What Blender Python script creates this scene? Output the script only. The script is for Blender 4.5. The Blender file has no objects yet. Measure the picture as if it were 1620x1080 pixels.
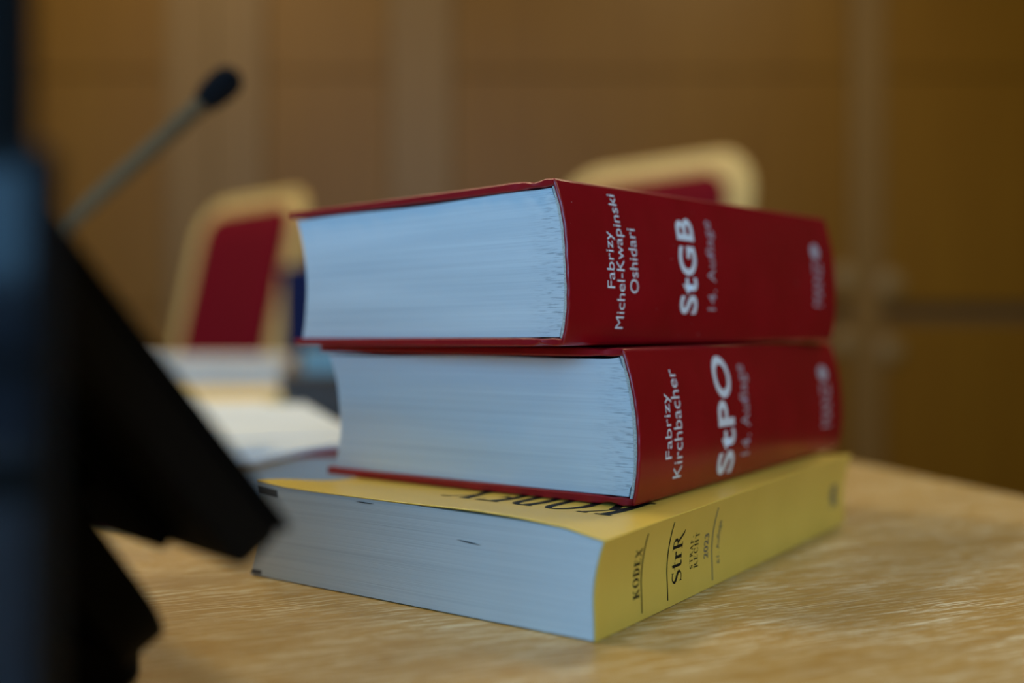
import bpy, bmesh, math, random
from mathutils import Vector, Matrix
random.seed(7)
PI = math.pi
TZ = 0.75            # height of the table top
CH = TZ + 0.0778     # height of the camera
F = 1600.0           # focal length in pixels of the 1620 wide frame

# ------------------------------------------------------------------ camera
scn = bpy.context.scene
col = scn.collection
cam_d = bpy.data.cameras.new('camera')
cam = bpy.data.objects.new('camera', cam_d)
col.objects.link(cam)
cam.location = (0, 0, CH)
cam.rotation_euler = (PI / 2, 0, 0)
cam_d.sensor_width = 36
cam_d.lens = 36 * F / 1620
cam_d.clip_start = 0.01
cam_d.dof.use_dof = True
cam_d.dof.focus_distance = 0.300
cam_d.dof.aperture_fstop = 3.4
scn.camera = cam

# ------------------------------------------------------------------ world, exposure, lights
scn.view_settings.view_transform = 'Standard'
scn.view_settings.look = 'None'
scn.view_settings.gamma = 1
scn.view_settings.use_curve_mapping = False
scn.view_settings.exposure = -0.93
w = bpy.data.worlds.new('overcast_sky')
scn.world = w
w.use_nodes = True
w.node_tree.nodes['Background'].inputs[0].default_value = (0.35, 0.6, 1.0, 1)
w.node_tree.nodes['Background'].inputs[1].default_value = 1.0


def area(name, loc, rot, sx, sy, power, color):
    d = bpy.data.lights.new(name, 'AREA')
    d.shape = 'RECTANGLE'
    d.size, d.size_y = sx, sy
    d.energy = power
    d.color = color
    o = bpy.data.objects.new(name, d)
    col.objects.link(o)
    o.location = loc
    o.rotation_euler = rot
    return o


XL, XR, YF, YB, ZC = -3.2, 3.0, 3.4, -2.6, 3.0     # the room
WINX0, WINX1, WINZ0, WINZ1 = -2.75, 0.75, 0.95, 2.75
# daylight outside the window behind the photographer
area('window_daylight', ((WINX0 + WINX1) / 2, YB - 0.35, (WINZ0 + WINZ1) / 2), (PI / 2, 0, 0), 3.8, 2.0, 300, (0.21, 0.57, 1.0))
# warm ceiling luminaires, the last one added to brighten and warm the spines
LAMPS = [(-1.4, 0.9, 48), (0.9, 1.9, 44), (-1.1, 2.5, 24), (1.5, -1.1, 34)]
for lx, ly, lp in LAMPS:
    area('ceiling_lamp_light', (lx, ly, ZC - 0.075), (0, 0, 0), 0.55, 0.55, lp, (1.0, 0.80, 0.48))


# ------------------------------------------------------------------ node helpers
def new_mat(name):
    m = bpy.data.materials.new(name)
    m.use_nodes = True
    nt = m.node_tree
    b = nt.nodes['Principled BSDF']
    return m, nt, b


def nd(nt, typ, **kw):
    n = nt.nodes.new(typ)
    for k, v in kw.items():
        setattr(n, k, v)
    return n


def coords(nt, scale, rot=(0, 0, 0)):
    tc = nd(nt, 'ShaderNodeTexCoord')
    mp = nd(nt, 'ShaderNodeMapping')
    mp.inputs['Scale'].default_value = scale
    if any(rot):
        m0 = nd(nt, 'ShaderNodeMapping')
        m0.inputs['Rotation'].default_value = rot
        nt.links.new(tc.outputs['Object'], m0.inputs['Vector'])
        nt.links.new(m0.outputs['Vector'], mp.inputs['Vector'])
    else:
        nt.links.new(tc.outputs['Object'], mp.inputs['Vector'])
    return mp.outputs['Vector']


def noise(nt, vec, scale=5, detail=3, rough=0.5, dist=0.0):
    n = nd(nt, 'ShaderNodeTexNoise')
    n.inputs['Scale'].default_value = scale
    n.inputs['Detail'].default_value = detail
    n.inputs['Roughness'].default_value = rough
    n.inputs['Distortion'].default_value = dist
    nt.links.new(vec, n.inputs['Vector'])
    return n.outputs['Fac']


def ramp(nt, fac, stops, interp='LINEAR'):
    r = nd(nt, 'ShaderNodeValToRGB')
    r.color_ramp.interpolation = interp
    e = r.color_ramp.elements
    while len(e) < len(stops):
        e.new(0.5)
    for i, (p, c) in enumerate(stops):
        e[i].position = p
        e[i].color = c if len(c) == 4 else (*c, 1)
    nt.links.new(fac, r.inputs['Fac'])
    return r.outputs['Color']


def mix(nt, a, b, fac, mode='MIX'):
    m = nd(nt, 'ShaderNodeMix', data_type='RGBA', blend_type=mode)
    for s, v in ((m.inputs[6], a), (m.inputs[7], b), (m.inputs[0], fac)):
        if hasattr(v, 'is_output') or isinstance(v, bpy.types.NodeSocket):
            nt.links.new(v, s)
        elif s == m.inputs[0]:
            s.default_value = v
        else:
            s.default_value = (*v, 1)
    return m.outputs[2]


def bump(nt, b, h, strength=0.3, dist=0.001):
    n = nd(nt, 'ShaderNodeBump')
    n.inputs['Strength'].default_value = strength
    n.inputs['Distance'].default_value = dist
    nt.links.new(h, n.inputs['Height'])
    nt.links.new(n.outputs['Normal'], b.inputs['Normal'])


def plain(name, color, rough=0.5, metal=0.0, spec=0.5, vary=0.12, scale=30, bumpy=0.0):
    m, nt, b = new_mat(name)
    v = coords(nt, (1, 1, 1))
    f = noise(nt, v, scale, 4, 0.6)
    lo = tuple(c * (1 - vary) for c in color)
    hi = tuple(min(1, c * (1 + vary)) for c in color)
    nt.links.new(ramp(nt, f, [(0.3, lo), (0.7, hi)]), b.inputs['Base Color'])
    b.inputs['Roughness'].default_value = rough
    b.inputs['Metallic'].default_value = metal
    b.inputs['Specular IOR Level'].default_value = spec
    if bumpy:
        bump(nt, b, f, bumpy, 0.001)
    return m


# table oak: grain runs across the table (local x), pale pores
def table_mat():
    m, nt, b = new_mat('limed_oak')
    G = (0, 0, -0.165)      # the grain runs a little askew to the table edge
    big = noise(nt, coords(nt, (3, 14, 14), G), 3, 4, 0.6, 0.3)
    base = ramp(nt, big, [(0.25, (0.41, 0.245, 0.062)), (0.5, (0.46, 0.285, 0.076)), (0.8, (0.51, 0.325, 0.095))])
    fine = noise(nt, coords(nt, (80, 1450, 1450), G), 1.0, 3, 0.6, 0.2)
    pores = ramp(nt, fine, [(0.52, (0, 0, 0)), (0.59, (1, 1, 1))])
    patch = noise(nt, coords(nt, (12, 34, 34), G), 1.6, 3, 0.6)
    pm = ramp(nt, patch, [(0.36, (0.35, 0.35, 0.35)), (0.62, (0.95, 0.95, 0.95))])
    k = nd(nt, 'ShaderNodeMath', operation='MULTIPLY')
    nt.links.new(pores, k.inputs[0])
    nt.links.new(pm, k.inputs[1])
    c1 = mix(nt, base, (0.80, 0.73, 0.50), k.outputs[0])
    fine2 = noise(nt, coords(nt, (60, 1500, 1500), G), 1.0, 2, 0.5)
    d = ramp(nt, fine2, [(0.35, (0.78, 0.74, 0.68)), (0.5, (1, 1, 1))])
    c2 = mix(nt, c1, d, 0.7, 'MULTIPLY')
    nt.links.new(c2, b.inputs['Base Color'])
    rr = ramp(nt, patch, [(0.3, (0.36, 0.36, 0.36)), (0.7, (0.5, 0.5, 0.5))])
    nt.links.new(rr, b.inputs['Roughness'])
    b.inputs['Specular IOR Level'].default_value = 0.45
    bump(nt, b, fine, 0.12, 0.0003)
    return m


def panel_mat(name, c0, c1, rough=0.45):
    m, nt, b = new_mat(name)
    g = noise(nt, coords(nt, (14, 14, 0.8)), 2.0, 4, 0.6, 0.4)
    nt.links.new(ramp(nt, g, [(0.3, c0), (0.7, c1)]), b.inputs['Base Color'])
    b.inputs['Roughness'].default_value = rough
    b.inputs['Specular IOR Level'].default_value = 0.25
    return m


# page edges: fine horizontal sheet lines
def page_mat(name, c0, c1, fan=0.0, tone=(0.80, 0.80, 0.79)):
    m, nt, b = new_mat(name)
    l1 = noise(nt, coords(nt, (5, 5, 2600)), 1.0, 2, 0.6, 0.0)
    l2 = noise(nt, coords(nt, (7, 7, 330)), 1.0, 4, 0.65, 0.25)
    base = ramp(nt, l2, [(0.25, c0), (0.72, c1)])
    lines = ramp(nt, l1, [(0.30, (0.72, 0.73, 0.75)), (0.52, (1, 1, 1))])
    c = mix(nt, base, lines, 0.55, 'MULTIPLY')
    # opened sheets close to the spine
    tc = nd(nt, 'ShaderNodeTexCoord')
    sx = nd(nt, 'ShaderNodeSeparateXYZ')
    nt.links.new(tc.outputs['Object'], sx.inputs[0])
    mr = nd(nt, 'ShaderNodeMapRange')
    mr.inputs[1].default_value = -0.016
    mr.inputs[2].default_value = 0.001
    mr.inputs[3].default_value = 0
    mr.inputs[4].default_value = fan
    nt.links.new(sx.outputs[0], mr.inputs[0])
    l3 = noise(nt, coords(nt, (210, 210, 3200)), 1.0, 2, 0.5, 0.1)
    gaps = ramp(nt, l3, [(0.33, (0.22, 0.24, 0.28)), (0.46, (1, 1, 1))])
    c = mix(nt, c, gaps, mr.outputs[0], 'MULTIPLY')
    nt.links.new(c, b.inputs['Base Color'])
    b.inputs['Roughness'].default_value = 0.75
    b.inputs['Specular IOR Level'].default_value = 0.25
    bump(nt, b, l1, 0.25, 0.0002)
    return m


def cover_mat(name, c0, c1, rough, spec=0.5, scuff=(0.55, 0.25, 0.27), amount=0.6):
    m, nt, b = new_mat(name)
    f = noise(nt, coords(nt, (1, 1, 1)), 40, 4, 0.6)
    c = ramp(nt, f, [(0.3, c0), (0.7, c1)])
    s = noise(nt, coords(nt, (1, 1, 1)), 420, 3, 0.55)
    sm = ramp(nt, s, [(0.735, (0, 0, 0)), (0.77, (1, 1, 1))])
    k = nd(nt, 'ShaderNodeMath', operation='MULTIPLY')
    k.inputs[1].default_value = amount
    nt.links.new(sm, k.inputs[0])
    nt.links.new(mix(nt, c, scuff, k.outputs[0]), b.inputs['Base Color'])
    b.inputs['Roughness'].default_value = rough
    b.inputs['Specular IOR Level'].default_value = spec
    g = noise(nt, coords(nt, (1, 1, 1)), 900, 2, 0.5)
    bump(nt, b, g, 0.05, 0.0002)
    return m


def glass_mat():
    m, nt, b = new_mat('window_glass')
    nt.nodes.remove(b)
    out = nt.nodes['Material Output']
    t = nd(nt, 'ShaderNodeBsdfTransparent')
    g = nd(nt, 'ShaderNodeBsdfGlossy')
    g.inputs['Roughness'].default_value = 0.02
    mx = nd(nt, 'ShaderNodeMixShader')
    mx.inputs[0].default_value = 0.06
    nt.links.new(t.outputs[0], mx.inputs[1])
    nt.links.new(g.outputs[0], mx.inputs[2])
    nt.links.new(mx.outputs[0], out.inputs['Surface'])
    return m


def emit_mat(name, color, strength):
    m, nt, b = new_mat(name)
    b.inputs['Base Color'].default_value = (*color, 1)
    b.inputs['Emission Color'].default_value = (*color, 1)
    b.inputs['Emission Strength'].default_value = strength
    return m


M = dict(
    table=table_mat(),
    panel=panel_mat('wall_panel_veneer', (0.170, 0.072, 0.0015), (0.205, 0.092, 0.003)),
    strip=panel_mat('grey_brown_trim', (0.19, 0.100, 0.024), (0.215, 0.118, 0.030)),
    button=plain('worn_brass_button', (0.25, 0.155, 0.05), 0.5),
    groove=plain('dark_groove', (0.11, 0.055, 0.012), 0.8),
    wall=plain('side_wall_veneer', (0.15, 0.075, 0.022), 0.6, vary=0.08, scale=4),
    ceiling=plain('ceiling_paint', (0.62, 0.56, 0.46), 0.9, vary=0.03, scale=4),
    floor=plain('carpet', (0.10, 0.08, 0.07), 0.95, vary=0.2, scale=60),
    red=cover_mat('red_laminate', (0.26, 0.0015, 0.006), (0.31, 0.0025, 0.009), 0.27),
    redcloth=cover_mat('red_board', (0.30, 0.004, 0.010), (0.38, 0.008, 0.016), 0.38, 0.5, amount=0.9),
    yellow=cover_mat('yellow_card', (0.79, 0.555, 0.085), (0.85, 0.60, 0.10), 0.36, 0.45, (0.8, 0.7, 0.4), 0.2),
    page=page_mat('book_pages', (0.66, 0.72, 0.76), (0.77, 0.82, 0.84), 0.75),
    thinpage=page_mat('thin_book_pages', (0.60, 0.67, 0.69), (0.68, 0.74, 0.75), 0.10),
    white=plain('white_print', (0.84, 0.91, 1.0), 0.45, vary=0.02),
    faded=plain('grey_white_print', (0.50, 0.46, 0.52), 0.45, vary=0.02),
    ink=plain('black_print', (0.010, 0.010, 0.008), 0.6, vary=0.02, spec=0.15),
    greyink=plain('grey_print', (0.09, 0.10, 0.11), 0.7, vary=0.02),
    band=plain('headband_cloth', (0.55, 0.55, 0.5), 0.8, vary=0.35, scale=1500),
    black=plain('black_plastic', (0.004, 0.004, 0.004), 0.5, vary=0.1, scale=200, spec=0.10),
    blackm=plain('matte_black_plastic', (0.003, 0.003, 0.003), 0.6, vary=0.1, scale=200, spec=0.06),
    glass=plain('dark_glass', (0.010, 0.013, 0.018), 0.10, vary=0.02, spec=0.17),
    steel=plain('grey_metal', (0.13, 0.080, 0.034), 0.6, metal=0.0, spec=0.2, vary=0.05),
    foam=plain('black_foam', (0.006, 0.007, 0.009), 0.95, spec=0.1, vary=0.3, scale=400, bumpy=0.5),
    chairwood=panel_mat('beech_plywood', (0.68, 0.47, 0.17), (0.76, 0.54, 0.21), 0.4),
    chairred=plain('red_upholstery', (0.17, 0.002, 0.010), 0.9, spec=0.15, vary=0.1, scale=300, bumpy=0.3),
    metal=plain('dark_metal', (0.05, 0.05, 0.055), 0.4, metal=0.7),
    paper=plain('white_paper', (0.80, 0.89, 0.97), 0.7, vary=0.02),
    buff=plain('buff_card', (0.80, 0.62, 0.26), 0.6, vary=0.03),
    cream=plain('cream_paper', (0.74, 0.70, 0.62), 0.7, vary=0.04),
    darkleather=plain('dark_brown_leather', (0.05, 0.045, 0.042), 0.55, vary=0.25, scale=80, bumpy=0.3),
    teal=plain('pale_teal_card', (0.28, 0.42, 0.44), 0.6, vary=0.05),
    navy=plain('navy_board', (0.003, 0.012, 0.075), 0.7, spec=0.2, vary=0.1),
    glasspane=glass_mat(),
    lamp=emit_mat('lamp_diffuser', (1.0, 0.78, 0.48), 3.0),
    frame=plain('window_frame_paint', (0.55, 0.53, 0.5), 0.5, vary=0.03),
)


# ------------------------------------------------------------------ object helpers
def link(name, me, mat, parent=None):
    me.name = name
    if mat:
        me.materials.append(mat)
    o = bpy.data.objects.new(name, me)
    col.objects.link(o)
    if parent:
        o.parent = parent
    return o


def empty(name, loc, rz=0.0):
    o = bpy.data.objects.new(name, None)
    col.objects.link(o)
    o.empty_display_size = 0.02
    o.location = loc
    o.rotation_euler = (0, 0, rz)
    return o


def tag(o, label=None, cat=None, group=None, kind=None):
    if label:
        o['label'] = label
    if cat:
        o['category'] = cat
    if group:
        o['group'] = group
    if kind:
        o['kind'] = kind
    return o


def bevel(o, width, seg=2, ang=35):
    b = o.modifiers.new('bevel', 'BEVEL')
    b.width = width
    b.segments = seg
    b.limit_method = 'ANGLE'
    b.angle_limit = math.radians(ang)
    return o


def smooth(o, ang=40):
    for p in o.data.polygons:
        p.use_smooth = True
    try:
        o.data.set_sharp_from_angle(angle=math.radians(ang))
    except Exception:
        pass
    return o


def grid_box(name, nu, nv, nt_, P, mat, parent):
    """surface of a box in three parameters 0..1, placed by P(u, v, t)"""
    idx, verts, faces = {}, [], []

    def vid(i, j, k):
        if (i, j, k) not in idx:
            idx[(i, j, k)] = len(verts)
            verts.append(P(i / nu, j / nv, k / nt_))
        return idx[(i, j, k)]
    for i in range(nu):
        for j in range(nv):
            faces.append([vid(i, j, 0), vid(i, j + 1, 0), vid(i + 1, j + 1, 0), vid(i + 1, j, 0)])
            faces.append([vid(i, j, nt_), vid(i + 1, j, nt_), vid(i + 1, j + 1, nt_), vid(i, j + 1, nt_)])
    for i in range(nu):
        for k in range(nt_):
            faces.append([vid(i, 0, k), vid(i + 1, 0, k), vid(i + 1, 0, k + 1), vid(i, 0, k + 1)])
            faces.append([vid(i, nv, k), vid(i, nv, k + 1), vid(i + 1, nv, k + 1), vid(i + 1, nv, k)])
    for j in range(nv):
        for k in range(nt_):
            faces.append([vid(0, j, k), vid(0, j, k + 1), vid(0, j + 1, k + 1), vid(0, j + 1, k)])
            faces.append([vid(nu, j, k), vid(nu, j + 1, k), vid(nu, j + 1, k + 1), vid(nu, j, k + 1)])
    me = bpy.data.meshes.new(name)
    me.from_pydata(verts, [], faces)
    bm = bmesh.new()
    bm.from_mesh(me)
    bmesh.ops.recalc_face_normals(bm, faces=bm.faces)
    bm.to_mesh(me)
    bm.free()
    return smooth(link(name, me, mat, parent), 35)


def box(name, lo, hi, mat, parent=None, bev=0.0, rot=None, loc=None):
    bm = bmesh.new()
    bmesh.ops.create_cube(bm, size=1)
    c = [(a + b) / 2 for a, b in zip(lo, hi)]
    s = [b - a for a, b in zip(lo, hi)]
    for v in bm.verts:
        v.co = Vector((v.co.x * s[0] + c[0], v.co.y * s[1] + c[1], v.co.z * s[2] + c[2]))
    me = bpy.data.meshes.new(name)
    bm.to_mesh(me)
    bm.free()
    o = link(name, me, mat, parent)
    if bev:
        bevel(o, bev)
    return o


def boxes(name, lst, mat, parent=None, bev=0.0):
    bm = bmesh.new()
    for lo, hi in lst:
        r = bmesh.ops.create_cube(bm, size=1)
        for v in r['verts']:
            v.co = Vector([v.co[i] * (hi[i] - lo[i]) + (hi[i] + lo[i]) / 2 for i in range(3)])
    me = bpy.data.meshes.new(name)
    bm.to_mesh(me)
    bm.free()
    o = link(name, me, mat, parent)
    if bev:
        bevel(o, bev)
    return o


def tube(name, pts, radii, mat, parent=None, seg=20, cap=True):
    """round bar through pts with a radius at each point"""
    pts = [Vector(p) for p in pts]
    verts, faces = [], []
    up = Vector((0.31, 0.2, 0.93)).normalized()
    for i, p in enumerate(pts):
        a = pts[max(0, i - 1)]
        b = pts[min(len(pts) - 1, i + 1)]
        t = (b - a).normalized()
        n = t.cross(up).normalized()
        m2 = t.cross(n)
        for k in range(seg):
            an = 2 * PI * k / seg
            verts.append(p + (n * math.cos(an) + m2 * math.sin(an)) * radii[i])
    for i in range(len(pts) - 1):
        for k in range(seg):
            k2 = (k + 1) % seg
            faces.append([i * seg + k, i * seg + k2, (i + 1) * seg + k2, (i + 1) * seg + k])
    if cap:
        faces.append(list(range(seg))[::-1])
        faces.append([(len(pts) - 1) * seg + k for k in range(seg)])
    me = bpy.data.meshes.new(name)
    me.from_pydata(verts, [], faces)
    bm = bmesh.new()
    bm.from_mesh(me)
    bmesh.ops.recalc_face_normals(bm, faces=bm.faces)
    bm.to_mesh(me)
    bm.free()
    return smooth(link(name, me, mat, parent), 50)


def ray(px, py, d):
    """the point at distance d in front of the lens seen at a pixel of the photograph (used only to measure positions)"""
    return Vector(((px - 810) / F * d, d, CH - (py - 540) / F * d))


# ------------------------------------------------------------------ the room
T = 0.12


def wall_piece(name, pieces, mat):
    o = boxes(name, pieces, mat)
    tag(o, kind='structure')
    return o


tag(box('floor', (XL - T, YB - T, -0.1), (XR + T, YF + T, 0), M['floor']), kind='structure')
tag(box('ceiling', (XL - T, YB - T, ZC), (XR + T, YF + T, ZC + 0.1), M['ceiling']), kind='structure')
tag(box('wall_left', (XL - T, YB - T, 0), (XL, YF + T, ZC), M['wall']), kind='structure')
tag(box('wall_right', (XR, YB - T, 0), (XR + T, YF + T, ZC), M['wall']), kind='structure')
tag(box('wall_front', (XL, YF, 0), (XR, YF + T, ZC), M['groove']), kind='structure')
wall_piece('wall_back', [((XL, YB - T, 0), (WINX0, YB, ZC)), ((WINX1, YB - T, 0), (XR, YB, ZC)),
                         ((WINX0, YB - T, 0), (WINX1, YB, WINZ0)), ((WINX0, YB - T, WINZ1), (WINX1, YB, ZC))], M['wall'])
# window with its glazing bars
wf = empty('window_1', ((WINX0 + WINX1) / 2, YB - 0.06, WINZ0))
tag(wf, kind='structure')
hw, hh = (WINX1 - WINX0) / 2, WINZ1 - WINZ0
boxes('window_frame', [((-hw, -.03, 0), (-hw + .06, .03, hh)), ((hw - .06, -.03, 0), (hw, .03, hh)),
                       ((-hw, -.03, 0), (hw, .03, .06)), ((-hw, -.03, hh - .06), (hw, .03, hh)),
                       ((-.035, -.025, 0), (.035, .025, hh)), ((-hw, -.025, .52), (hw, .025, .57))], M['frame'], wf)
box('window_pane', (-hw + .03, -.003, .03), (hw - .03, .003, hh - .03), M['glasspane'], wf)

# veneered panels on the far wall, with trims between them
PX = [(-3.2, -1.155), (-0.825, -0.41), (-0.20, 1.13), (1.24, 3.0)]
ZG = [(0.03, 0.893), (0.953, 1.72), (1.726, 2.97)]
ZL = [(0.03, 0.93), (0.936, 1.72), (1.726, 2.97)]
n = 0
for i, (x0, x1) in enumerate(PX):
    for (z0, z1) in (ZG if i > 1 else ZL):
        n += 1
        zz1 = z1
        o = tag(box('trim_%d' % n, (x0 + .004, YF - .022, z0), (x1 - .004, YF - .0005, zz1), M['panel'], bev=.002), kind='structure')
for i, (x0, x1) in enumerate([(-1.155, -1.0), (-0.996, -0.825), (-0.41, -0.20), (1.13, 1.24)]):
    n += 1
    tag(box('trim_%d' % n, (x0, YF - .03 - .004 * (i == 1), 0.02), (x1, YF - .0005, 2.98), M['strip'], bev=.003), kind='structure')
# round fixing buttons at the panel corners
for px, py in [(1336, 438), (1409, 447), (1336, 541), (1409, 552)]:
    p = ray(px, py, YF - 0.03)
    o = tube('wall_fastener', [(p.x, YF - .0225, p.z), (p.x, YF - .030, p.z), (p.x, YF - .034, p.z)], [.040, .040, .030], M['button'], seg=28)
    lr = 'left' if px < 1370 else 'right'
    ud = 'above' if py < 500 else 'below'
    tag(o, 'round wall button %s the dark groove, %s of the narrow strip' % (ud, lr), 'wall fastener', 'round buttons beside the wall strip')

# ceiling lamps, out of the frame
for i, (lx, ly, lp) in enumerate(LAMPS):
    r = tag(empty('ceiling_lamp', (lx, ly, ZC)), ['square warm ceiling lamp at the left', 'square warm ceiling lamp above the chair on the right', 'square warm ceiling lamp by the left part of the panelled wall', 'square warm lamp added behind the photographer on the right to light the spines'][i], 'lamp', 'ceiling lamps')
    boxes('lamp_frame', [((-.31, -.31, -.06), (-.285, .31, 0)), ((.285, -.31, -.06), (.31, .31, 0)), ((-.285, -.31, -.06), (.285, -.285, 0)), ((-.285, .285, -.06), (.285, .31, 0))], M['frame'], r)
    box('diffuser', (-.285, -.285, -.05), (.285, .285, -.03), M['lamp'], r)

# ------------------------------------------------------------------ the table
TA = math.atan(0.232)
tb = empty('conference_table', (0.3757, 0.0, 0), TA)   # its local y runs along the right edge
tag(tb, 'long pale limed oak table carrying the law books', 'table')
TW, TY0, TY1 = 1.05, -0.35, 2.10
top = box('tabletop', (-TW, TY0, TZ - .032), (0, TY1, TZ), M['table'], tb, bev=.002)
for lx in (-TW + .10, -.14):
    for ly in (TY0 + .15, TY1 - .19):
        box('leg', (lx, ly, 0), (lx + .04, ly + .04, TZ - .0325), M['metal'], tb, bev=.002)
for ya in (TY0 + .16, TY1 - .18):
    box('apron', (-TW + .142, ya, TZ - .09), (-.142, ya + .02, TZ - .0325), M['metal'], tb)


# ------------------------------------------------------------------ lettering
def fit(me, u0, u1, z0, z1):
    """scale flat text so that it fills u0..u1 (top..bottom of the letters) by z0..z1 (reading direction)"""
    xs = [v.co.x for v in me.vertices]
    ys = [v.co.y for v in me.vertices]
    ax, bx, ay, by = min(xs), max(xs), min(ys), max(ys)
    for v in me.vertices:
        r = (v.co.x - ax) / (bx - ax)
        q = (v.co.y - ay) / (by - ay)
        v.co = Vector((u1 + (u0 - u1) * q, z0 + (z1 - z0) * r, 0))


def slice_mesh(me, step):
    bm = bmesh.new()
    bm.from_mesh(me)
    ys = [v.co.y for v in bm.verts]
    y = min(ys) + step
    while y < max(ys):
        bmesh.ops.bisect_plane(bm, geom=bm.verts[:] + bm.edges[:] + bm.faces[:], plane_co=(0, y, 0), plane_no=(0, 1, 0))
        y += step
    bm.to_mesh(me)
    bm.free()


def font_mesh(text, bold=0.0, spacing=1.0, shear=0.0):
    c = bpy.data.curves.new('lettering', 'FONT')
    c.body = text
    c.size = 1
    c.offset = bold
    c.space_character = spacing
    c.shear = shear
    c.resolution_u = 6
    o = bpy.data.objects.new('lettering_source', c)
    col.objects.link(o)
    dg = bpy.context.evaluated_depsgraph_get()
    me = bpy.data.meshes.new_from_object(o.evaluated_get(dg))
    bpy.data.objects.remove(o)
    bpy.data.curves.remove(c)
    me.materials.clear()
    return me


def arc(cx, cy, rx, ry, a0, a1, n=18):
    return [(cx + rx * math.cos(math.radians(a0 + (a1 - a0) * i / n)), cy + ry * math.sin(math.radians(a0 + (a1 - a0) * i / n))) for i in range(n + 1)]


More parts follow.
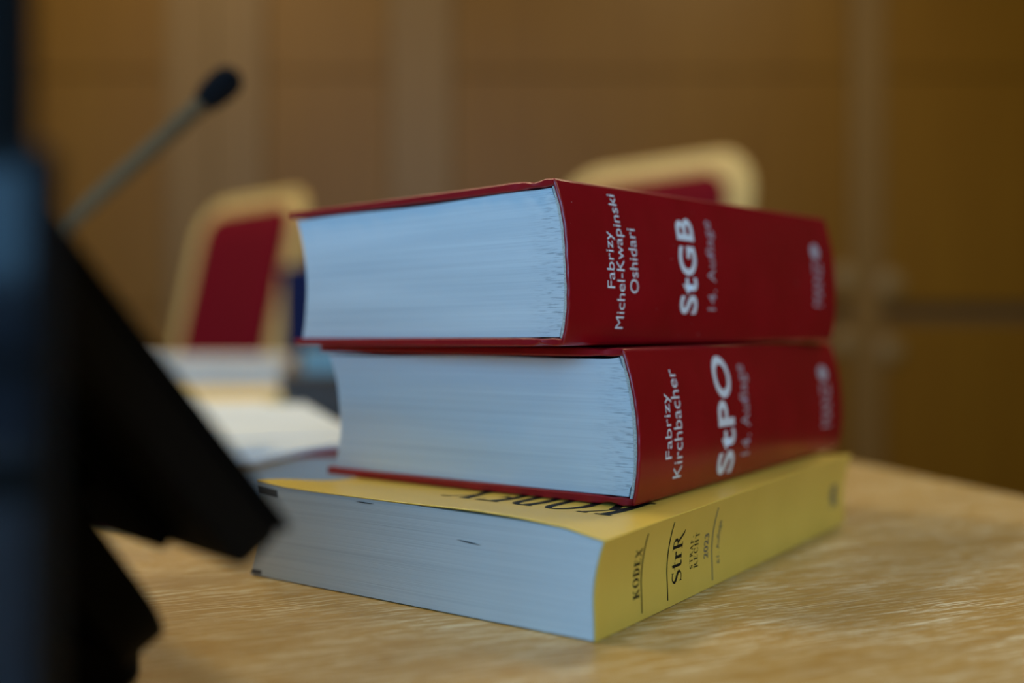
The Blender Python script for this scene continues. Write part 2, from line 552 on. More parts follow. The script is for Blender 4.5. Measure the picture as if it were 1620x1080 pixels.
def serif_mesh(text, heavy=1.0, gap=0.12):
    """roman capitals with thick and thin strokes and serifs, unit cap height"""
    V, Fc = [], []
    th, tn, sf = 0.155 * heavy, 0.05 * heavy, 0.045 * heavy

    def quad(*p):
        b = len(V)
        V.extend(p)
        Fc.append(list(range(b, b + len(p))))

    def bar(x0, y0, x1, y1):
        quad((x0, y0), (x1, y0), (x1, y1), (x0, y1))

    def ring(outer, inner):
        for i in range(len(outer) - 1):
            quad(outer[i], outer[i + 1], inner[i + 1], inner[i])

    def stem(x, y0=0, y1=1, feet=(True, True), e=0.09):
        bar(x, y0, x + th, y1)
        if feet[0]:
            bar(x - e, y0, x + th + e, y0 + sf)
        if feet[1]:
            bar(x - e, y1 - sf, x + th + e, y1)

    def diag(xa, ya, xb, yb, wd):
        quad((xa - wd / 2, ya), (xa + wd / 2, ya), (xb + wd / 2, yb), (xb - wd / 2, yb))

    def stroke(pts, ws):
        L, R = [], []
        for i, p in enumerate(pts):
            a, b = pts[max(0, i - 1)], pts[min(len(pts) - 1, i + 1)]
            dx, dy = b[0] - a[0], b[1] - a[1]
            m = math.hypot(dx, dy) or 1
            nx, ny = -dy / m * ws[i] / 2, dx / m * ws[i] / 2
            L.append((p[0] + nx, p[1] + ny))
            R.append((p[0] - nx, p[1] - ny))
        ring(L, R)

    x = 0
    for ch in text:
        start = len(V)
        if ch == 'K':
            stem(.09)
            diag(.09 + th * .8, .42, .74, 1 - sf, tn * 1.2)
            diag(.42, .60, .80, 0, th)
            bar(.60, 1 - sf, .86, 1)
            bar(.64, 0, .94, sf)
            wd = .94
        elif ch == 'O':
            ring(arc(.47, .5, .47, .52, 0, 360, 40), arc(.47, .5, .47 - th, .52 - tn, 0, 360, 40))
            wd = .94
        elif ch == 'D':
            stem(.09)
            ring([(.2, 1)] + arc(.34, .5, .50, .5, 90, -90, 24) + [(.2, 0)], [(.2, 1 - tn)] + arc(.34, .5, .50 - th, .5 - tn, 90, -90, 24) + [(.2, tn)])
            wd = .84
        elif ch in 'EF':
            stem(.09)
            bar(.09 + th, 1 - tn, .66, 1)
            quad((.61, 1), (.66, 1), (.68, .78), (.65, .78))
            bar(.09 + th, .5, .52, .5 + tn)
            bar(.50, .42, .53, .63)
            if ch == 'E':
                bar(.09 + th, 0, .68, tn)
                quad((.63, 0), (.68, 0), (.73, .24), (.70, .24))
            wd = .72
        elif ch == 'X':
            diag(.76, 0, .16, 1, th)
            diag(.14, 0, .74, 1, tn * 1.1)
            for a, b in ((0, .28), (.60, .92)):
                bar(a, 0, b, sf)
            for a, b in ((.02, .32), (.62, .88)):
                bar(a, 1 - sf, b, 1)
            wd = .92
        elif ch == 'S':
            p = arc(.31, .745, .235, .225, 30, 180, 14) + [(.09, .70), (.16, .60), (.31, .50), (.46, .40), (.53, .30)] + arc(.31, .255, .24, .225, 0, -150, 14)
            ws = []
            for i in range(len(p)):
                f = i / (len(p) - 1)
                ws.append(tn + (th * 1.05 - tn) * math.exp(-((f - .5) / .19) ** 2))
            stroke(p, ws)
            quad((.51, .99), (.54, .99), (.54, .74), (.49, .86))
            quad((.06, .01), (.09, .01), (.12, .15), (.06, .28))
            wd = .62
        elif ch == 't':
            bar(.12, .08, .12 + th * .9, .88)
            quad((.12, .88), (.12 + th * .9, .95), (.12 + th * .9, .70), (.12, .70))
            bar(.0, .64, .40, .64 + tn)
            stroke(arc(.30, .15, .12, .14, 180, 320, 10), [th * .9 - .006 * i for i in range(11)])
            wd = .42
        elif ch == 'r':
            stem(.07, 0, .66, (True, False), .07)
            bar(.0, .62, .16, .66)
            stroke([(.20, .48), (.27, .60), (.36, .64)], [tn, tn * 1.4, tn * 1.6])
            ring(arc(.39, .60, .075, .07, 0, 360, 16), arc(.39, .60, .001, .001, 0, 360, 16))
            wd = .46
        elif ch in 'RP':
            stem(.09)
            ring([(.2, 1)] + arc(.34, .76, .30, .24, 90, -90, 18) + [(.2, .52)], [(.2, 1 - tn)] + arc(.34, .76, .30 - th, .24 - tn, 90, -90, 18) + [(.2, .52 + tn)])
            if ch == 'R':
                quad((.32, .53), (.32 + th, .55), (.92, .0), (.74, .0))
                quad((.74, 0), (.98, -.04), (.98, 0), (.90, .05))
            wd = .86
        elif ch == 'A':
            diag(.14, 0, .42, 1, tn * 1.2)
            diag(.74, 0, .46, 1, th)
            bar(.22, .32, .62, .32 + tn)
            bar(0, 0, .28, sf)
            bar(.58, 0, .9, sf)
            wd = .9
        elif ch == 'C':
            ring(arc(.46, .5, .46, .52, 40, 320, 30), arc(.46, .5, .46 - th, .52 - tn, 40, 320, 30))
            bar(.76, .70, .80, 1)
            wd = .82
        elif ch == 'H':
            stem(.09)
            stem(.62)
            bar(.2, .48, .65, .48 + tn)
            wd = .88
        elif ch == 'T':
            stem(.33, feet=(True, False))
            bar(.02, 1 - tn, .80, 1)
            quad((.02, 1), (.07, 1), (.04, .78), (.01, .78))
            quad((.75, 1), (.80, 1), (.81, .78), (.78, .78))
            wd = .82
        elif ch == '-':
            bar(.05, .33, .38, .33 + tn * 2)
            wd = .42
        else:
            wd = .3
        for i in range(start, len(V)):
            V[i] = (V[i][0] + x, V[i][1])
        x += wd + gap
    me = bpy.data.meshes.new('lettering')
    me.from_pydata([(a, b, 0) for a, b in V], [], Fc)
    return me


def place_print(name, me, box4, surf, mat, parent, step=0.003, label=None):
    """box4 = u0, u1, z0, z1 on the spine; surf(u, z) gives the local point"""
    fit(me, *box4)
    slice_mesh(me, step)
    for v in me.vertices:
        v.co = Vector(surf(v.co.x, v.co.y))
    o = link(name, me, mat, parent)
    if label:
        o['label'] = label
    return o


def spine_box(org, a, px0, px1, py0, py1):
    """measured pixel box on a spine plane -> u0, u1, z0, z1 (z above the book's underside)"""
    def u_at(px):
        k = (px - 810) / F
        return (k * org.y - org.x) / (math.sin(a) - k * math.cos(a))
    u0, u1 = u_at(px0), u_at(px1)
    um = (u0 + u1) / 2
    d = org.y + um * math.cos(a)
    return u0, u1, CH - (py1 - 540) / F * d - org.z, CH - (py0 - 540) / F * d - org.z


# ------------------------------------------------------------------ hardback law books
def hardback(name, org, a, W, L, H, shear, tilt, grow, prints, label, seedv, bulge=0.0036, overhang=0.0035, dip=0.0):
    """local -x runs from the spine to the fore-edge, y along the spine"""
    rnd = random.Random(seedv)
    r = empty(name, org, -a)
    tag(r, label, 'book', 'red hardback law books in the stack')
    BT = 0.0026     # board thickness
    ph = [rnd.uniform(0, 6.28) for _ in range(8)]

    def warp(x, y, z):
        t = z / H
        return (x - shear * t, y, z * (1 + grow * y / L) + tilt * y)

    def wob(y, s=1.0):
        return s * (0.00018 * math.sin(y * 260 + ph[0]) + 0.00012 * math.sin(y * 610 + ph[1]))

    def spine_x(t):          # outer surface of the spine, t 0..1 from the bottom to the top
        q = max(0.0, 1 - abs(2 * t - 1) ** 2.4)
        return bulge * q

    # boards, each with the joint groove close to the spine
    def board(top):
        def P(u, v, t):
            x = -(W * v ** 1.0)
            # finer spacing at the spine side
            x = -W * (v ** 1.6)
            g = math.exp(-((x + 0.0085) / 0.0026) ** 2)       # joint
            y = L * u
            th = BT - 0.0012 * g
            zin = 0.0009 * g
            if x > -0.004:
                k = (x + 0.004) / 0.004
                th -= 0.0008 * k
                zin += 0.0004 * k
            edge = wob(x * 2.7 + (1 if top else 3), 1.0)
            if u == 0:
                y += edge * 1.5 * (1 + 2 * g)
            if u == 1:
                y -= edge
            z = zin + th * t
            curl = (0.0006 * (x / W) ** 2 if top else 0) + dip * math.sin(PI * min(1, -x / W)) * (1 if top else 0) * -1
            if top:
                z = H - z
                z += curl
            return warp(x, y, z)
        return bevel(grid_box('front_cover' if top else 'back_cover', 28, 34, 1, P, M['redcloth'], r), .0007, 2, 50)
    board(True)
    board(False)

    # the spine, a curved strip with thickness
    def PS(u, v, t):
        tz = t
        z = 0.0005 + (H - 0.001) * tz
        x = spine_x(tz) - 0.0014 * v
        y = L * u
        if u == 0:
            y += 0.0002 * math.sin(t * 11 + ph[2]) + 0.00010 * math.sin(t * 51 + ph[3]) - 0.0002
        return warp(x, y, z)
    sp = bevel(grid_box('spine', 20, 1, 40, PS, M['red'], r), .0006, 2, 50)

    # page block: rounded at the spine, hollow at the fore-edge
    z0, z1 = BT + 0.0002, H - BT - 0.0002

    def PP(u, v, t):
        z = z0 + (z1 - z0) * t
        xs = spine_x(0.04 + 0.92 * t) - 0.0026
        if t < .06 or t > .94:
            xs -= 0.0006
        xf = -(W - overhang) + 0.0040 * (1 - (2 * t - 1) ** 2)
        x = xs + (xf - xs) * v
        y = 0.0012 + (L - 0.0052) * u
        if t > 0.5:
            z -= (0.0004 + 0.0003 * math.sin(v * 9 + ph[5])) * (2 * t - 1) * (1 if 0.02 < v < 0.98 else 0.3)
        g = math.exp(-((x + 0.0085) / 0.003) ** 2)
        if t > .97:
            z -= 0.0001 * g
        if t < .03:
            z += 0.0001 * g
        if u == 0:
            y += 0.0002 * math.sin(t * 14 + ph[6]) * math.sin(v * 6 + ph[7])
        return warp(x, y, z)
    grid_box('page_block', 12, 40, 34, PP, M['page'], r)

    # woven headband between the pages and the spine
    def PH(u, v, t):
        tt = .05 + .90 * t
        return warp(spine_x(tt) - 0.0015 - 0.0011 * v, 0.0006 + 0.004 * u, H * tt)
    grid_box('headband', 1, 1, 30, PH, M['band'], r)

    # printing on the spine
    def surf(u, z):
        t = min(1, max(0, (z - tilt * u) / (H * (1 + grow * u / L))))
        e = 0.001
        sl = (spine_x(min(1, t + e)) - spine_x(max(0, t - e))) / (2 * e * H)
        x, y, zz = warp(spine_x(t), u, t * H)
        return (x + 0.00012, y, zz)
    for (pn, text, bold, sh, px, mname) in prints:
        b4 = spine_box(org, a, *px)
        if pn == 'publisher_mark':
            u0, u1, q0, q1 = b4
            place_print(pn, font_mesh(text, bold), (u0, u1, q0, q0 + (q1 - q0) * .70), surf, M[mname], r)
            em = serif_mesh('O', 3.0)
            place_print('publisher_emblem', em, (u0 - .0005, u1 - .0005, q0 + (q1 - q0) * .74, q1), surf, M['faded'], r)
        else:
            place_print(pn, font_mesh(text, bold, sh), b4, surf, M[mname], r)
    return r


hardback('law_book', Vector((0.0369, 0.3043, TZ + 0.02785)), 0.6293, 0.132, 0.187, 0.0480, 0.0038, 0.0100, 0.0, [
    ('author_lettering', 'Fabrizy', -0.003, 1.0, (1043.5, 1056.5, 622, 725), 'white'),
    ('author_lettering', 'Kirchbacher', -0.003, 1.0, (1057.5, 1070.5, 584, 755), 'white'),
    ('title_lettering', 'StPO', 0.024, 1.08, (1128.5, 1154, 563, 749), 'white'),
    ('edition_lettering', '14. Auflage', -0.002, 1.04, (1165, 1182, 576, 718), 'faded'),
    ('publisher_mark', 'MANZ', 0.0, 1.0, (1293, 1307, 578, 674), 'faded')],
    'red hardback law book lettered StPO, in the middle of the stack of three', 3)
hardback('law_book', Vector((0.0155, 0.3008, TZ + 0.0763)), 0.7239, 0.132, 0.187, 0.0508, 0.0035, 0.0102, 0.060, [
    ('author_lettering', 'Fabrizy', -0.003, 1.0, (952, 967.5, 366, 456), 'white'),
    ('author_lettering', 'Michel-Kwapinski', -0.003, 1.0, (967.5, 983.5, 307, 520), 'white'),
    ('author_lettering', 'Oshidari', -0.003, 1.0, (988, 1001, 362, 464), 'white'),
    ('title_lettering', 'StGB', 0.024, 1.08, (1067.5, 1094.5, 345, 497), 'white'),
    ('edition_lettering', '14. Auflage', -0.002, 1.04, (1112, 1128, 349, 491), 'faded'),
    ('publisher_mark', 'MANZ', 0.0, 1.0, (1280, 1293, 386, 484), 'faded')],
    'red hardback law book lettered StGB, lying on top of the stack', 11)

# ------------------------------------------------------------------ yellow paperback
KA = 0.6113
KO = Vector((0.0208, 0.2612, TZ))
KW, KL = 0.132, 0.2105
EDGE = [(0, .0268), (.004, .0275), (.012, .0290), (.025, .0297), (.045, .0300), (.062, .0303), (.075, .0304), (.088, .0305), (.105, .0306), (.118, .0309), (.132, .0318)]


def lerp_tab(tab, x):
    for (a, fa), (b, fb) in zip(tab, tab[1:]):
        if x <= b:
            return fa + (fb - fa) * (x - a) / (b - a)
    return tab[-1][1]


def kh(u, v):
    """height of the paperback at u along the spine, v from the spine"""
    core = 0.02745 + 0.0100 * max(0, u - .0445)
    e = lerp_tab(EDGE, v)
    k = max(0.0, 1 - u / 0.043)
    k = k * k * (3 - 2 * k)
    z = core + (e - core) * k
    if u > .05 and v < .007:
        z += (0.0008 * (1 - v / .007)) * min(1, (u - .05) / .1)
    return z


def kspine(t):
    """outward lean of the spine by height"""
    return 0.0005 * math.cos(t * PI) + 0.0040 * max(0, (t - .35) / .65) ** 1.7


kb = tag(empty('law_book', KO, -KA), 'yellow paperback law book lettered KODEX StrR, at the bottom of the stack on the table', 'book')


def PK(u, v, t):
    uu, vv = KL * u, KW * v
    h = kh(uu, vv) - 0.0005
    z = 0.0004 + (h - 0.0004) * t
    xs = kspine(t) - 0.0004
    xf = -KW + 0.0030 * t + 0.0022 * (1 - (2 * t - 1) ** 2)
    return (xs + (xf - xs) * v, 0.0002 + (KL - 0.0004) * u, z)


grid_box('page_block', 30, 60, 16, PK, M['thinpage'], kb)


def PKt(u, v, t):
    uu = KL * u
    vv = KW * v
    gap = 0.0009 * math.exp(-((vv - .040) / .020) ** 2) * max(0, 1 - uu / .02)     # the cover lifts off the pages
    z = kh(uu, vv) - 0.00045 * (1 - t) + gap * 0.8
    xs = kspine(1)
    xf = -KW + 0.0028
    return (xs + (xf - xs) * v, KL * u, z)


bevel(grid_box('front_cover', 40, 60, 1, PKt, M['yellow'], kb), .00015, 1, 50)


def PKb(u, v, t):
    return (kspine(0) + (-KW + .0005 - kspine(0)) * v, 0.0012 + (KL - .0012) * u, 0.0001 + 0.0003 * t)


grid_box('back_cover', 4, 6, 1, PKb, M['yellow'], kb)


def PKs(u, v, t):
    h = kh(KL * u, 0.0)
    return (kspine(t) + 0.0004 * (1 - v), KL * u, 0.0001 + (h - 0.0001) * t)


bevel(grid_box('spine', 20, 1, 24, PKs, M['yellow'], kb), .0002, 2, 50)


def ksurf(u, z):
    h = kh(u, 0)
    t = min(1, max(0, z / h))
    return (kspine(t) + 0.00048, u, z)


def ktext(name, me, px, mname, label=None):
    place_print(name, me, spine_box(KO, KA, *px), ksurf, M[mname], kb, 0.002, label)


def rule_mesh():
    me = bpy.data.meshes.new('lettering')
    me.from_pydata([(0, 0, 0), (1, 0, 0), (1, 1, 0), (0, 1, 0)], [], [[0, 1, 2, 3]])
    return me


ktext('title_lettering', serif_mesh('KODEX', 1.55, .16), (997.5, 1007.5, 866, 947), 'ink')
ktext('printed_line', rule_mesh(), (1010.0, 1011.6, 842, 969), 'ink')
ktext('printed_line', rule_mesh(), (1051.0, 1052.5, 824, 949), 'ink')
ktext('title_lettering', serif_mesh('StrR', 1.05, .06), (1059, 1075, 838, 921), 'ink')
ktext('subject_lettering', serif_mesh('STRAF-', 1.2, .26), (1087.5, 1092.5, 846, 899), 'ink')
ktext('subject_lettering', serif_mesh('RECHT', 1.2, .26), (1094, 1100.5, 841, 897), 'ink')
ktext('year_lettering', font_mesh('2023', .01), (1110, 1116.5, 843, 883), 'greyink')
ktext('printed_line', rule_mesh(), (1122, 1123.3, 801, 917), 'greyink')
ktext('edition_lettering', font_mesh('61. Auflage', .0), (1130, 1136, 822, 890), 'greyink')
ktext('publisher_mark', font_mesh('LexisNexis', .03), (1308, 1320, 767, 801), 'greyink')

# big title on the front cover, letter tops towards the head of the book
me = serif_mesh('KODEX', 1.45, .10)
xs = [v.co.x for v in me.vertices]
x1 = max(xs)
for v in me.vertices:
    v.co = Vector((.0135 + .0625 * v.co.x / x1, .0265 + .030 * (1 - v.co.y), 0))
slice_mesh(me, 0.0015)
bm = bmesh.new()
bm.from_mesh(me)
for k in range(1, 38):
    bmesh.ops.bisect_plane(bm, geom=bm.verts[:] + bm.edges[:] + bm.faces[:], plane_co=(.0135 + k * .0018, 0, 0), plane_no=(1, 0, 0))
bm.to_mesh(me)
bm.free()
for v in me.vertices:
    vv, uu = v.co.x, v.co.y
    v.co = Vector((kspine(1) - vv * (KW - .0028 + kspine(1)) / KW, uu, kh(uu, vv) + .00012))
link('cover_lettering', me, M['ink'], kb)

# dark thumb-index bars on the page ends near the fore-edge, and a slit between two sheets


def end_mark(name, v0, v1, t0, t1, mat, slant=0.0):
    vs = []
    n = 10
    for i in range(n + 1):
        f = i / n
        for tt in (t0, t1):
            if name == 'page_slit':
                m = (t0 + t1) / 2
                tt = m + (tt - m) * math.sin(PI * f)
            p = PK(0, v0 + (v1 - v0) * f, tt + slant * f)
            vs.append((p[0], p[1] - 0.00012, p[2]))
    fs = [[2 * i, 2 * i + 1, 2 * i + 3, 2 * i + 2] for i in range(n)]
    me = bpy.data.meshes.new(name)
    me.from_pydata(vs, [], fs)
    link(name, me, mat, kb)


end_mark('index_mark', .925, .999, .875, .955, M['greyink'])
end_mark('index_mark', .962, .999, .015, .06, M['greyink'])
end_mark('page_slit', .283, .355, .703, .716, M['ink'], .02)
end_mark('page_slit', .60, .66, .955, .968, M['ink'], .0)


# ------------------------------------------------------------------ tilted black touch display, left foreground
P2 = ray(464, 832, 0.190)
nA = math.radians(41)
nn = Vector((math.cos(nA), math.sin(nA), 0))         # the way the screen faces, level part
ww = Vector((-math.sin(nA), math.cos(nA), 0))        # along its lower edge, away from the lens
bt = math.radians(37.4)
zz = Vector((0, 0, 1))
ll = zz * math.cos(bt) - nn * math.sin(bt)           # up the screen
tt_ = nn * math.cos(bt) + zz * math.sin(bt)          # screen normal
dr = empty('touch_display', (P2.x, P2.y, TZ))
tag(dr, 'black tilted desk display seen from behind, its lower corner in front of the yellow book', 'display')
base_v = Vector((P2.x, P2.y, TZ))
DT = 0.0125


def oriented(name, o3, ax, lens, mat, bev, seg=3):
    """box with corner o3 and the three axes ax of the given lengths, in world space under the display"""
    vs = []
    for i in (0, 1):
        for j in (0, 1):
            for k in (0, 1):
                vs.append(o3 + ax[0] * lens[0] * i + ax[1] * lens[1] * j + ax[2] * lens[2] * k - base_v)
    fs = [(0, 1, 3, 2), (4, 6, 7, 5), (0, 4, 5, 1), (2, 3, 7, 6), (0, 2, 6, 4), (1, 5, 7, 3)]
    me = bpy.data.meshes.new(name)
    me.from_pydata(vs, [], fs)
    bm = bmesh.new()
    bm.from_mesh(me)
    bmesh.ops.recalc_face_normals(bm, faces=bm.faces)
    bm.to_mesh(me)
    bm.free()
    o = link(name, me, mat, dr)
    bevel(o, bev, seg)
    return o


DW, DL = 0.205, 0.115
oriented('housing', P2 - tt_ * DT, (ww, ll, tt_), (DW, DL, DT - .002), M['black'], .0022)
oriented('bezel', P2 - tt_ * .002, (ww, ll, tt_), (DW, DL, .002), M['blackm'], .0006)
oriented('screen', P2 + ww * .008 + ll * .008, (ww, ll, tt_), (DW - .016, DL - .016, .0004), M['glass'], .0001)
# stepped hump on the back of the housing
oriented('rear_cover', P2 - tt_ * (DT + .0025) + ww * .030 + ll * .0015, (ww, ll, tt_), (.11, DL * .72, .0028), M['blackm'], .0012)
hb = P2 - tt_ * (DT + .012) + ww * .060 + ll * .012
oriented('hinge', hb, (ww, ll, tt_), (.07, .030, .012), M['blackm'], .003)
# flat leg with a rounded corner, leaning like the screen
P3 = ray(287, 1078, 0.204)
P3.z = TZ + 0.0142
b2 = math.radians(33)
l2 = zz * math.cos(b2) - nn * math.sin(b2)
t2 = nn * math.cos(b2) + zz * math.sin(b2)


def rounded_plate(name, o3, ex, ey, en, lx, ly, th, rad, mat, bev=.001):
    pts = []
    for (cx, cy, a0) in ((rad, rad, 180), (lx - .002, .002, 270), (lx - .002, ly - .002, 0), (rad * .4, ly - rad * .4, 90)):
        rr = rad if a0 == 180 else (.002 if a0 != 90 else rad * .4)
        pts += [(cx + rr * math.cos(math.radians(a0 + 90 * i / 10)), cy + rr * math.sin(math.radians(a0 + 90 * i / 10))) for i in range(11)]
    vs = [o3 + ex * p[0] + ey * p[1] - base_v for p in pts] + [o3 + ex * p[0] + ey * p[1] - en * th - base_v for p in pts]
    n = len(pts)
    fs = [list(range(n)), list(range(n, 2 * n))[::-1]] + [[i, (i + 1) % n, n + (i + 1) % n, n + i] for i in range(n)]
    me = bpy.data.meshes.new(name)
    me.from_pydata(vs, [], fs)
    bm = bmesh.new()
    bm.from_mesh(me)
    bmesh.ops.recalc_face_normals(bm, faces=bm.faces)
    bm.to_mesh(me)
    bm.free()
    o = link(name, me, mat, dr)
    bevel(o, bev, 2, 50)
    return o


rounded_plate('stand_leg', P3 + t2 * .002, ww, l2, t2, .150, .062, .010, .018, M['blackm'])
# foot that runs back under the screen
ft = Vector((P3.x, P3.y, TZ + .0007))
rounded_plate('stand_foot', ft + ww * .029 + nn * .005 + zz * .0132, ww, -nn, zz, .150, .11, .0132, .008, M['blackm'])

# ------------------------------------------------------------------ dark glass display at the left edge
gx = (44 - 810) / F * 0.118
gd = empty('glass_screen', (gx - .06, 0.124, TZ))
tag(gd, 'upright dark glass screen with blue window reflections at the left edge of the view', 'screen')
box('housing', (-.06, -.0015, .006), (.06, .004, .102), M['black'], gd, .0015)
box('screen', (-.0585, -.0027, .0075), (.0588, -.0015, .0990), M['glass'], gd, .0004)
boxes('reflection_bars', [((-.0585, -.0032, .0740), (.0588, -.0027, .0765)), ((-.0585, -.0032, .0585), (.0588, -.0027, .0640))], M['blackm'], gd)  # matte strips added to imitate the dark bars in the window reflection
box('top_rail', (-.06, -.001, .100), (.0570, .003, .135), M['blackm'], gd, .001)
boxes('foot', [((-.03, -.030, .0003), (.03, .006, .004)), ((-.02, -.001, .003), (.02, .0035, .008))], M['blackm'], gd, .001)

# ------------------------------------------------------------------ gooseneck microphone
md = 0.60
h0 = ray(350, 137, md)
h1 = ray(110, 352, md)
mb = Vector((-0.405, 0.615, TZ))
mic = tag(empty('gooseneck_microphone', mb), 'slender grey gooseneck microphone with a black head, rising behind the black display', 'microphone')
dirv = (h0 - h1).normalized()
pts = [Vector((0, 0, .028)), Vector((.0, 0, .055))]
tgt = h1 - mb
pts += [tgt * .78 + Vector((-.012, 0, .004)), tgt]
# smooth curve up to the straight upper arm
ctl = [Vector((0, 0, .026)), Vector((.005, 0, .075)), tgt - dirv * .035, tgt, tgt + dirv * .04, h0 - mb - dirv * .012]
cur = []
for i in range(len(ctl) - 1):
    p0 = ctl[max(0, i - 1)]
    p1, p2 = ctl[i], ctl[i + 1]
    p3 = ctl[min(len(ctl) - 1, i + 2)]
    for k in range(8):
        t = k / 8
        cur.append(.5 * ((2 * p1) + (-p0 + p2) * t + (2 * p0 - 5 * p1 + 4 * p2 - p3) * t * t + (-p0 + 3 * p1 - 3 * p2 + p3) * t ** 3))
cur.append(ctl[-1])
tube('gooseneck', cur, [.0060 if i % 2 else .0056 for i in range(len(cur))], M['steel'], mic)
e = h0 - mb
tube('microphone_head', [e - dirv * .016, e - dirv * .012, e - dirv * .006, e + dirv * .001, e + dirv * .008, e + dirv * .012, e + dirv * .0135], [.0055, .0076, .0090, .0094, .0086, .0055, .001], M['foam'], mic)
tube('collar', [e - dirv * .024, e - dirv * .015], [.0056, .0062], M['steel'], mic)
boxes('base', [((-.045, -.06, .0003), (.045, .06, .024))], M['blackm'], mic, .006)
tube('switch', [(0, -.035, .0235), (0, -.035, .027)], [.008, .007], M['steel'], mic)


# ------------------------------------------------------------------ upholstered plywood chairs
def rr_outline(wd, ht, rad, n=9):
    pts = []
    for cx, cy, a0 in ((wd / 2 - rad, ht - rad, 0), (-wd / 2 + rad, ht - rad, 90), (-wd / 2 + rad * .6, rad * .6, 180), (wd / 2 - rad * .6, rad * .6, 270)):
        rr = rad if a0 < 180 else rad * .6
        for i in range(n + 1):
            an = math.radians(a0 + 90 * i / n)
            pts.append((cx + rr * math.cos(an), cy + rr * math.sin(an)))
    return pts


def shell(name, wd, ht, rad, y0, y1, bow, mat, parent, place, bev=.005, dome=0.0):
    """rounded slab in the x-z plane, thickness y0..y1, bowed; place() puts a point into the chair"""
    rings = []
    out = rr_outline(wd, ht, rad)
    cx, cz = 0, ht / 2
    for (s, y) in ((0.0, y0), (.35, y0), (.7, y0), (.93, y0), (1, y0 + (y1 - y0) * .35), (1, y0 + (y1 - y0) * .7), (.95, y1), (.7, y1), (.35, y1), (0.0, y1)):
        ring = []
        for p in out:
            x = cx + (p[0] - cx) * s
            z = cz + (p[1] - cz) * s
            yy = y + bow * (x / (wd / 2)) ** 2
            if y == y0:
                yy -= dome * (1 - s * s)
            ring.append(place(x, yy, z))
        rings.append(ring)
    n = len(out)
    vs = [p for r in rings for p in r]
    fs = []
    for i in range(len(rings) - 1):
        for k in range(n):
            fs.append([i * n + k, i * n + (k + 1) % n, (i + 1) * n + (k + 1) % n, (i + 1) * n + k])
    me = bpy.data.meshes.new(name)
    me.from_pydata(vs, [], fs)
    bm = bmesh.new()
    bm.from_mesh(me)
    bmesh.ops.remove_doubles(bm, verts=bm.verts, dist=.0002)
    bmesh.ops.recalc_face_normals(bm, faces=bm.faces)
    bm.to_mesh(me)
    bm.free()
    return smooth(link(name, me, mat, parent), 50)


REC = math.radians(13)
BH, BZ, BY = 0.64, 0.555, 0.215     # backrest height, its bottom above the floor, its place behind the seat


def back_place(x, y, z):
    yy, z2 = y * math.cos(REC) + z * math.sin(REC), -y * math.sin(REC) + z * math.cos(REC)
    return Vector((x, BY + yy, BZ + z2))


def seat_place(x, y, z):     # the slab lies flat, y becomes height
    return Vector((x, z - 0.235, 0.43 - y))


def make_chair(loc, rz, label):
    r = tag(empty('upholstered_chair', loc, rz), label, 'chair', 'red upholstered chairs by the table')
    shell('backrest', .46, BH, .105, .0, .022, -.030, M['chairwood'], r, back_place)
    o = shell('back_cushion', .355, BH - .100, .06, -.022, .002, -.016, M['chairred'], r, lambda x, y, z: back_place(x, y, z + .055), dome=.008)
    shell('seat', .47, .46, .08, .0, .020, .0, M['chairwood'], r, seat_place)
    shell('seat_cushion', .43, .42, .07, -.035, .0, .0, M['chairred'], r, lambda x, y, z: seat_place(x, y, z + .015), dome=.012)
    for s in (-1, 1):
        tube('back_support', [(s * .15, .17, .40), (s * .15, .225, .46), (s * .15, .265, .56), (s * .15, .30, .70)], [.013, .013, .013, .011], M['chairwood'], r)
    for s in (-1, 1):
        tube('leg', [(s * .18, -.18, .41), (s * .205, -.21, .0)], [.016, .012], M['chairwood'], r)
        tube('leg', [(s * .18, .17, .41), (s * .205, .23, .0)], [.016, .012], M['chairwood'], r)
    return r


# each chair faces the table, to the left and towards the lens
fr = math.radians(-45)


def chair_at(cx, cy, rz, label):
    # (cx, cy) is the middle of the top of the backrest
    off = Matrix.Rotation(rz, 3, 'Z') @ Vector((0, BY + math.sin(REC) * BH, 0))
    return make_chair((cx - off.x, cy - off.y, 0), rz, label)


chair_at(0.285, 1.96, math.radians(-44), 'red upholstered chair with a pale wooden rim, behind the topmost book')
chair_at(-0.600, 2.42, math.radians(-43), 'red upholstered chair with a pale wooden rim, left of the book stack beyond the papers')

# ------------------------------------------------------------------ things farther along the table
# red book under loose sheets
ra = math.radians(8)
rb = empty('law_book', (-0.058, 0.452, TZ), ra)
tag(rb, 'closed red book lying under white sheets, behind the yellow book', 'book')
box('page_block', (-.121, .002, .003), (-.004, .150, .0268), M['thinpage'], rb)
box('front_cover', (-.125, 0, .0268), (0, .155, .0298), M['redcloth'], rb, .0005)
box('back_cover', (-.125, 0, .0003), (0, .155, .003), M['redcloth'], rb, .0005)
box('spine', (-.125, .152, .0003), (0, .155, .0298), M['redcloth'], rb, .0005)


def sheet(name, x0, y0, wd, ln, z, rot, droop, label, mat='paper', org=(0, 0), group=None, th=.0006, ncur=0.0):
    def P(u, v, t):
        x, y = x0 + wd * v, y0 + ln * u
        zz_ = th * t
        yb = x * math.sin(droop) + y * math.cos(droop)
        if droop and yb < -.0015:
            zz_ -= min(1.2 * (-.0015 - yb), z - .002)
        zz_ += ncur * math.sin(u * PI) * .004
        return (x, y, zz_)
    o = grid_box(name, 60, 30, 1, P, M[mat], None)
    o.location = (org[0], org[1], TZ + z)
    o.rotation_euler = (0, 0, rot)
    tag(o, label, 'paper', group)
    return o


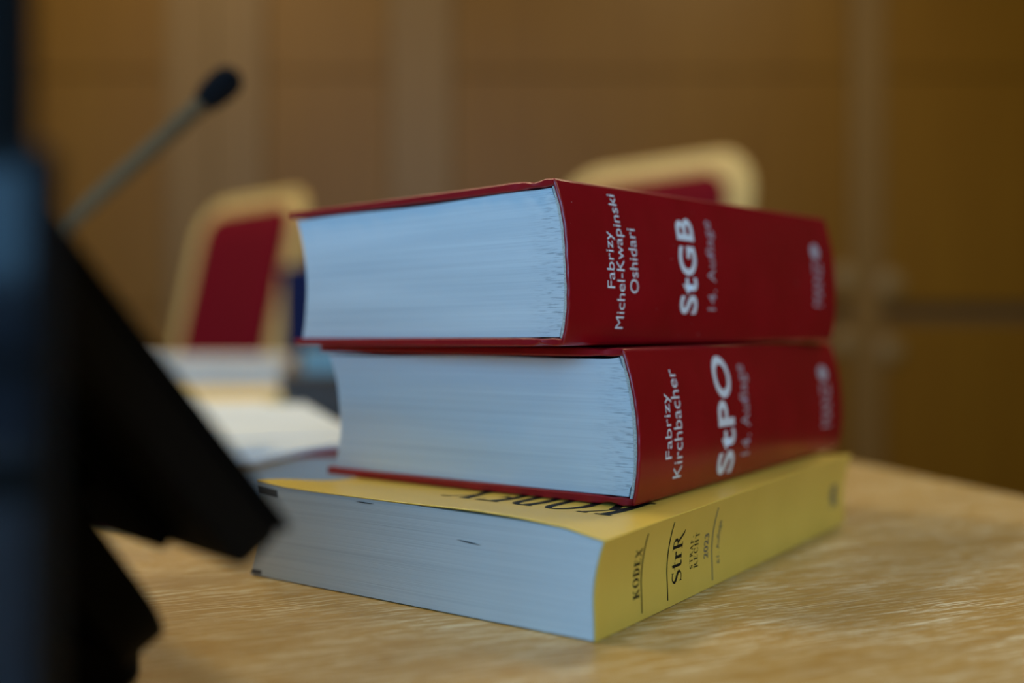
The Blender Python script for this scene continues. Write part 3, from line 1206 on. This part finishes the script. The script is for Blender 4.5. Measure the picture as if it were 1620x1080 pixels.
sheet('paper_sheets', -.212, .003, .210, .297, .0303, ra + .17, .17, 'white sheets of paper lying on the closed red book', org=(-0.058, 0.452), th=.0022)
sheet('paper_sheet', -.20, .012, .20, .297, .0325, ra + .24, 0, 'single white sheet turned askew on top of the white sheets', org=(-0.075, 0.475))

# dark leather folder farther back with a teal booklet on it
lf = tag(empty('leather_folder', (-0.055, 1.00, TZ), math.radians(13)), 'thick dark brown folder lying behind the white sheets', 'folder')
box('folder_cover', (-.17, 0, .039), (.17, .24, .044), M['darkleather'], lf, .002)
box('folder_cover', (-.17, 0, .0004), (.17, .24, .006), M['darkleather'], lf, .002)
box('folder_spine', (-.17, .234, .0004), (.17, .240, .044), M['darkleather'], lf, .002)
box('folder_filling', (-.162, .004, .006), (.162, .232, .039), M['darkleather'], lf, .001)
bk = box('teal_box', (-.10, -.07, 0), (.10, .07, .026), M['teal'], bev=.002)
bk.location = (-0.135, 1.14, TZ + .0442)
bk.rotation_euler = (0, 0, math.radians(13))
tag(bk, 'pale teal booklet block on the dark folder', 'booklet')

# pale stack of papers to the left, on a buff folder
ps = tag(empty('paper_stack', (-0.50, 1.62, TZ), math.radians(8)), 'stack of greyish white papers on the far table end, below the left chair', 'paper stack')
for i in range(5):
    box('paper_bundle', (-.15 + .004 * i, -.11 + .005 * (i % 2), .0006 + .011 * i), (.14 + .003 * (i % 3), .11, .0108 + .011 * i), M['cream'], ps, .0008)
bf = box('buff_folder', (-.11, -.16, 0), (.11, .16, .010), M['buff'], bev=.001)
bf.location = (-.345, 1.31, TZ + .0005)
bf.rotation_euler = (0, 0, math.radians(9))
tag(bf, 'flat buff yellow folder on the table, between the white sheets and the paper stack', 'folder')
# navy binder standing behind
nb = tag(empty('ring_binder', (-0.345, 1.92, TZ), math.radians(-48)), 'dark blue binder standing beside the left chair, half hidden by the books', 'binder')
box('binder_cover', (-.13, -.030, .0004), (.13, -.027, .225), M['navy'], nb, .0006)
box('binder_cover', (-.13, .027, .0004), (.13, .030, .225), M['navy'], nb, .0006)
box('binder_spine', (.127, -.03, .0004), (.13, .03, .225), M['navy'], nb, .0006)
box('binder_filling', (-.11, -.024, .004), (.122, .024, .215), M['paper'], nb, .0006)
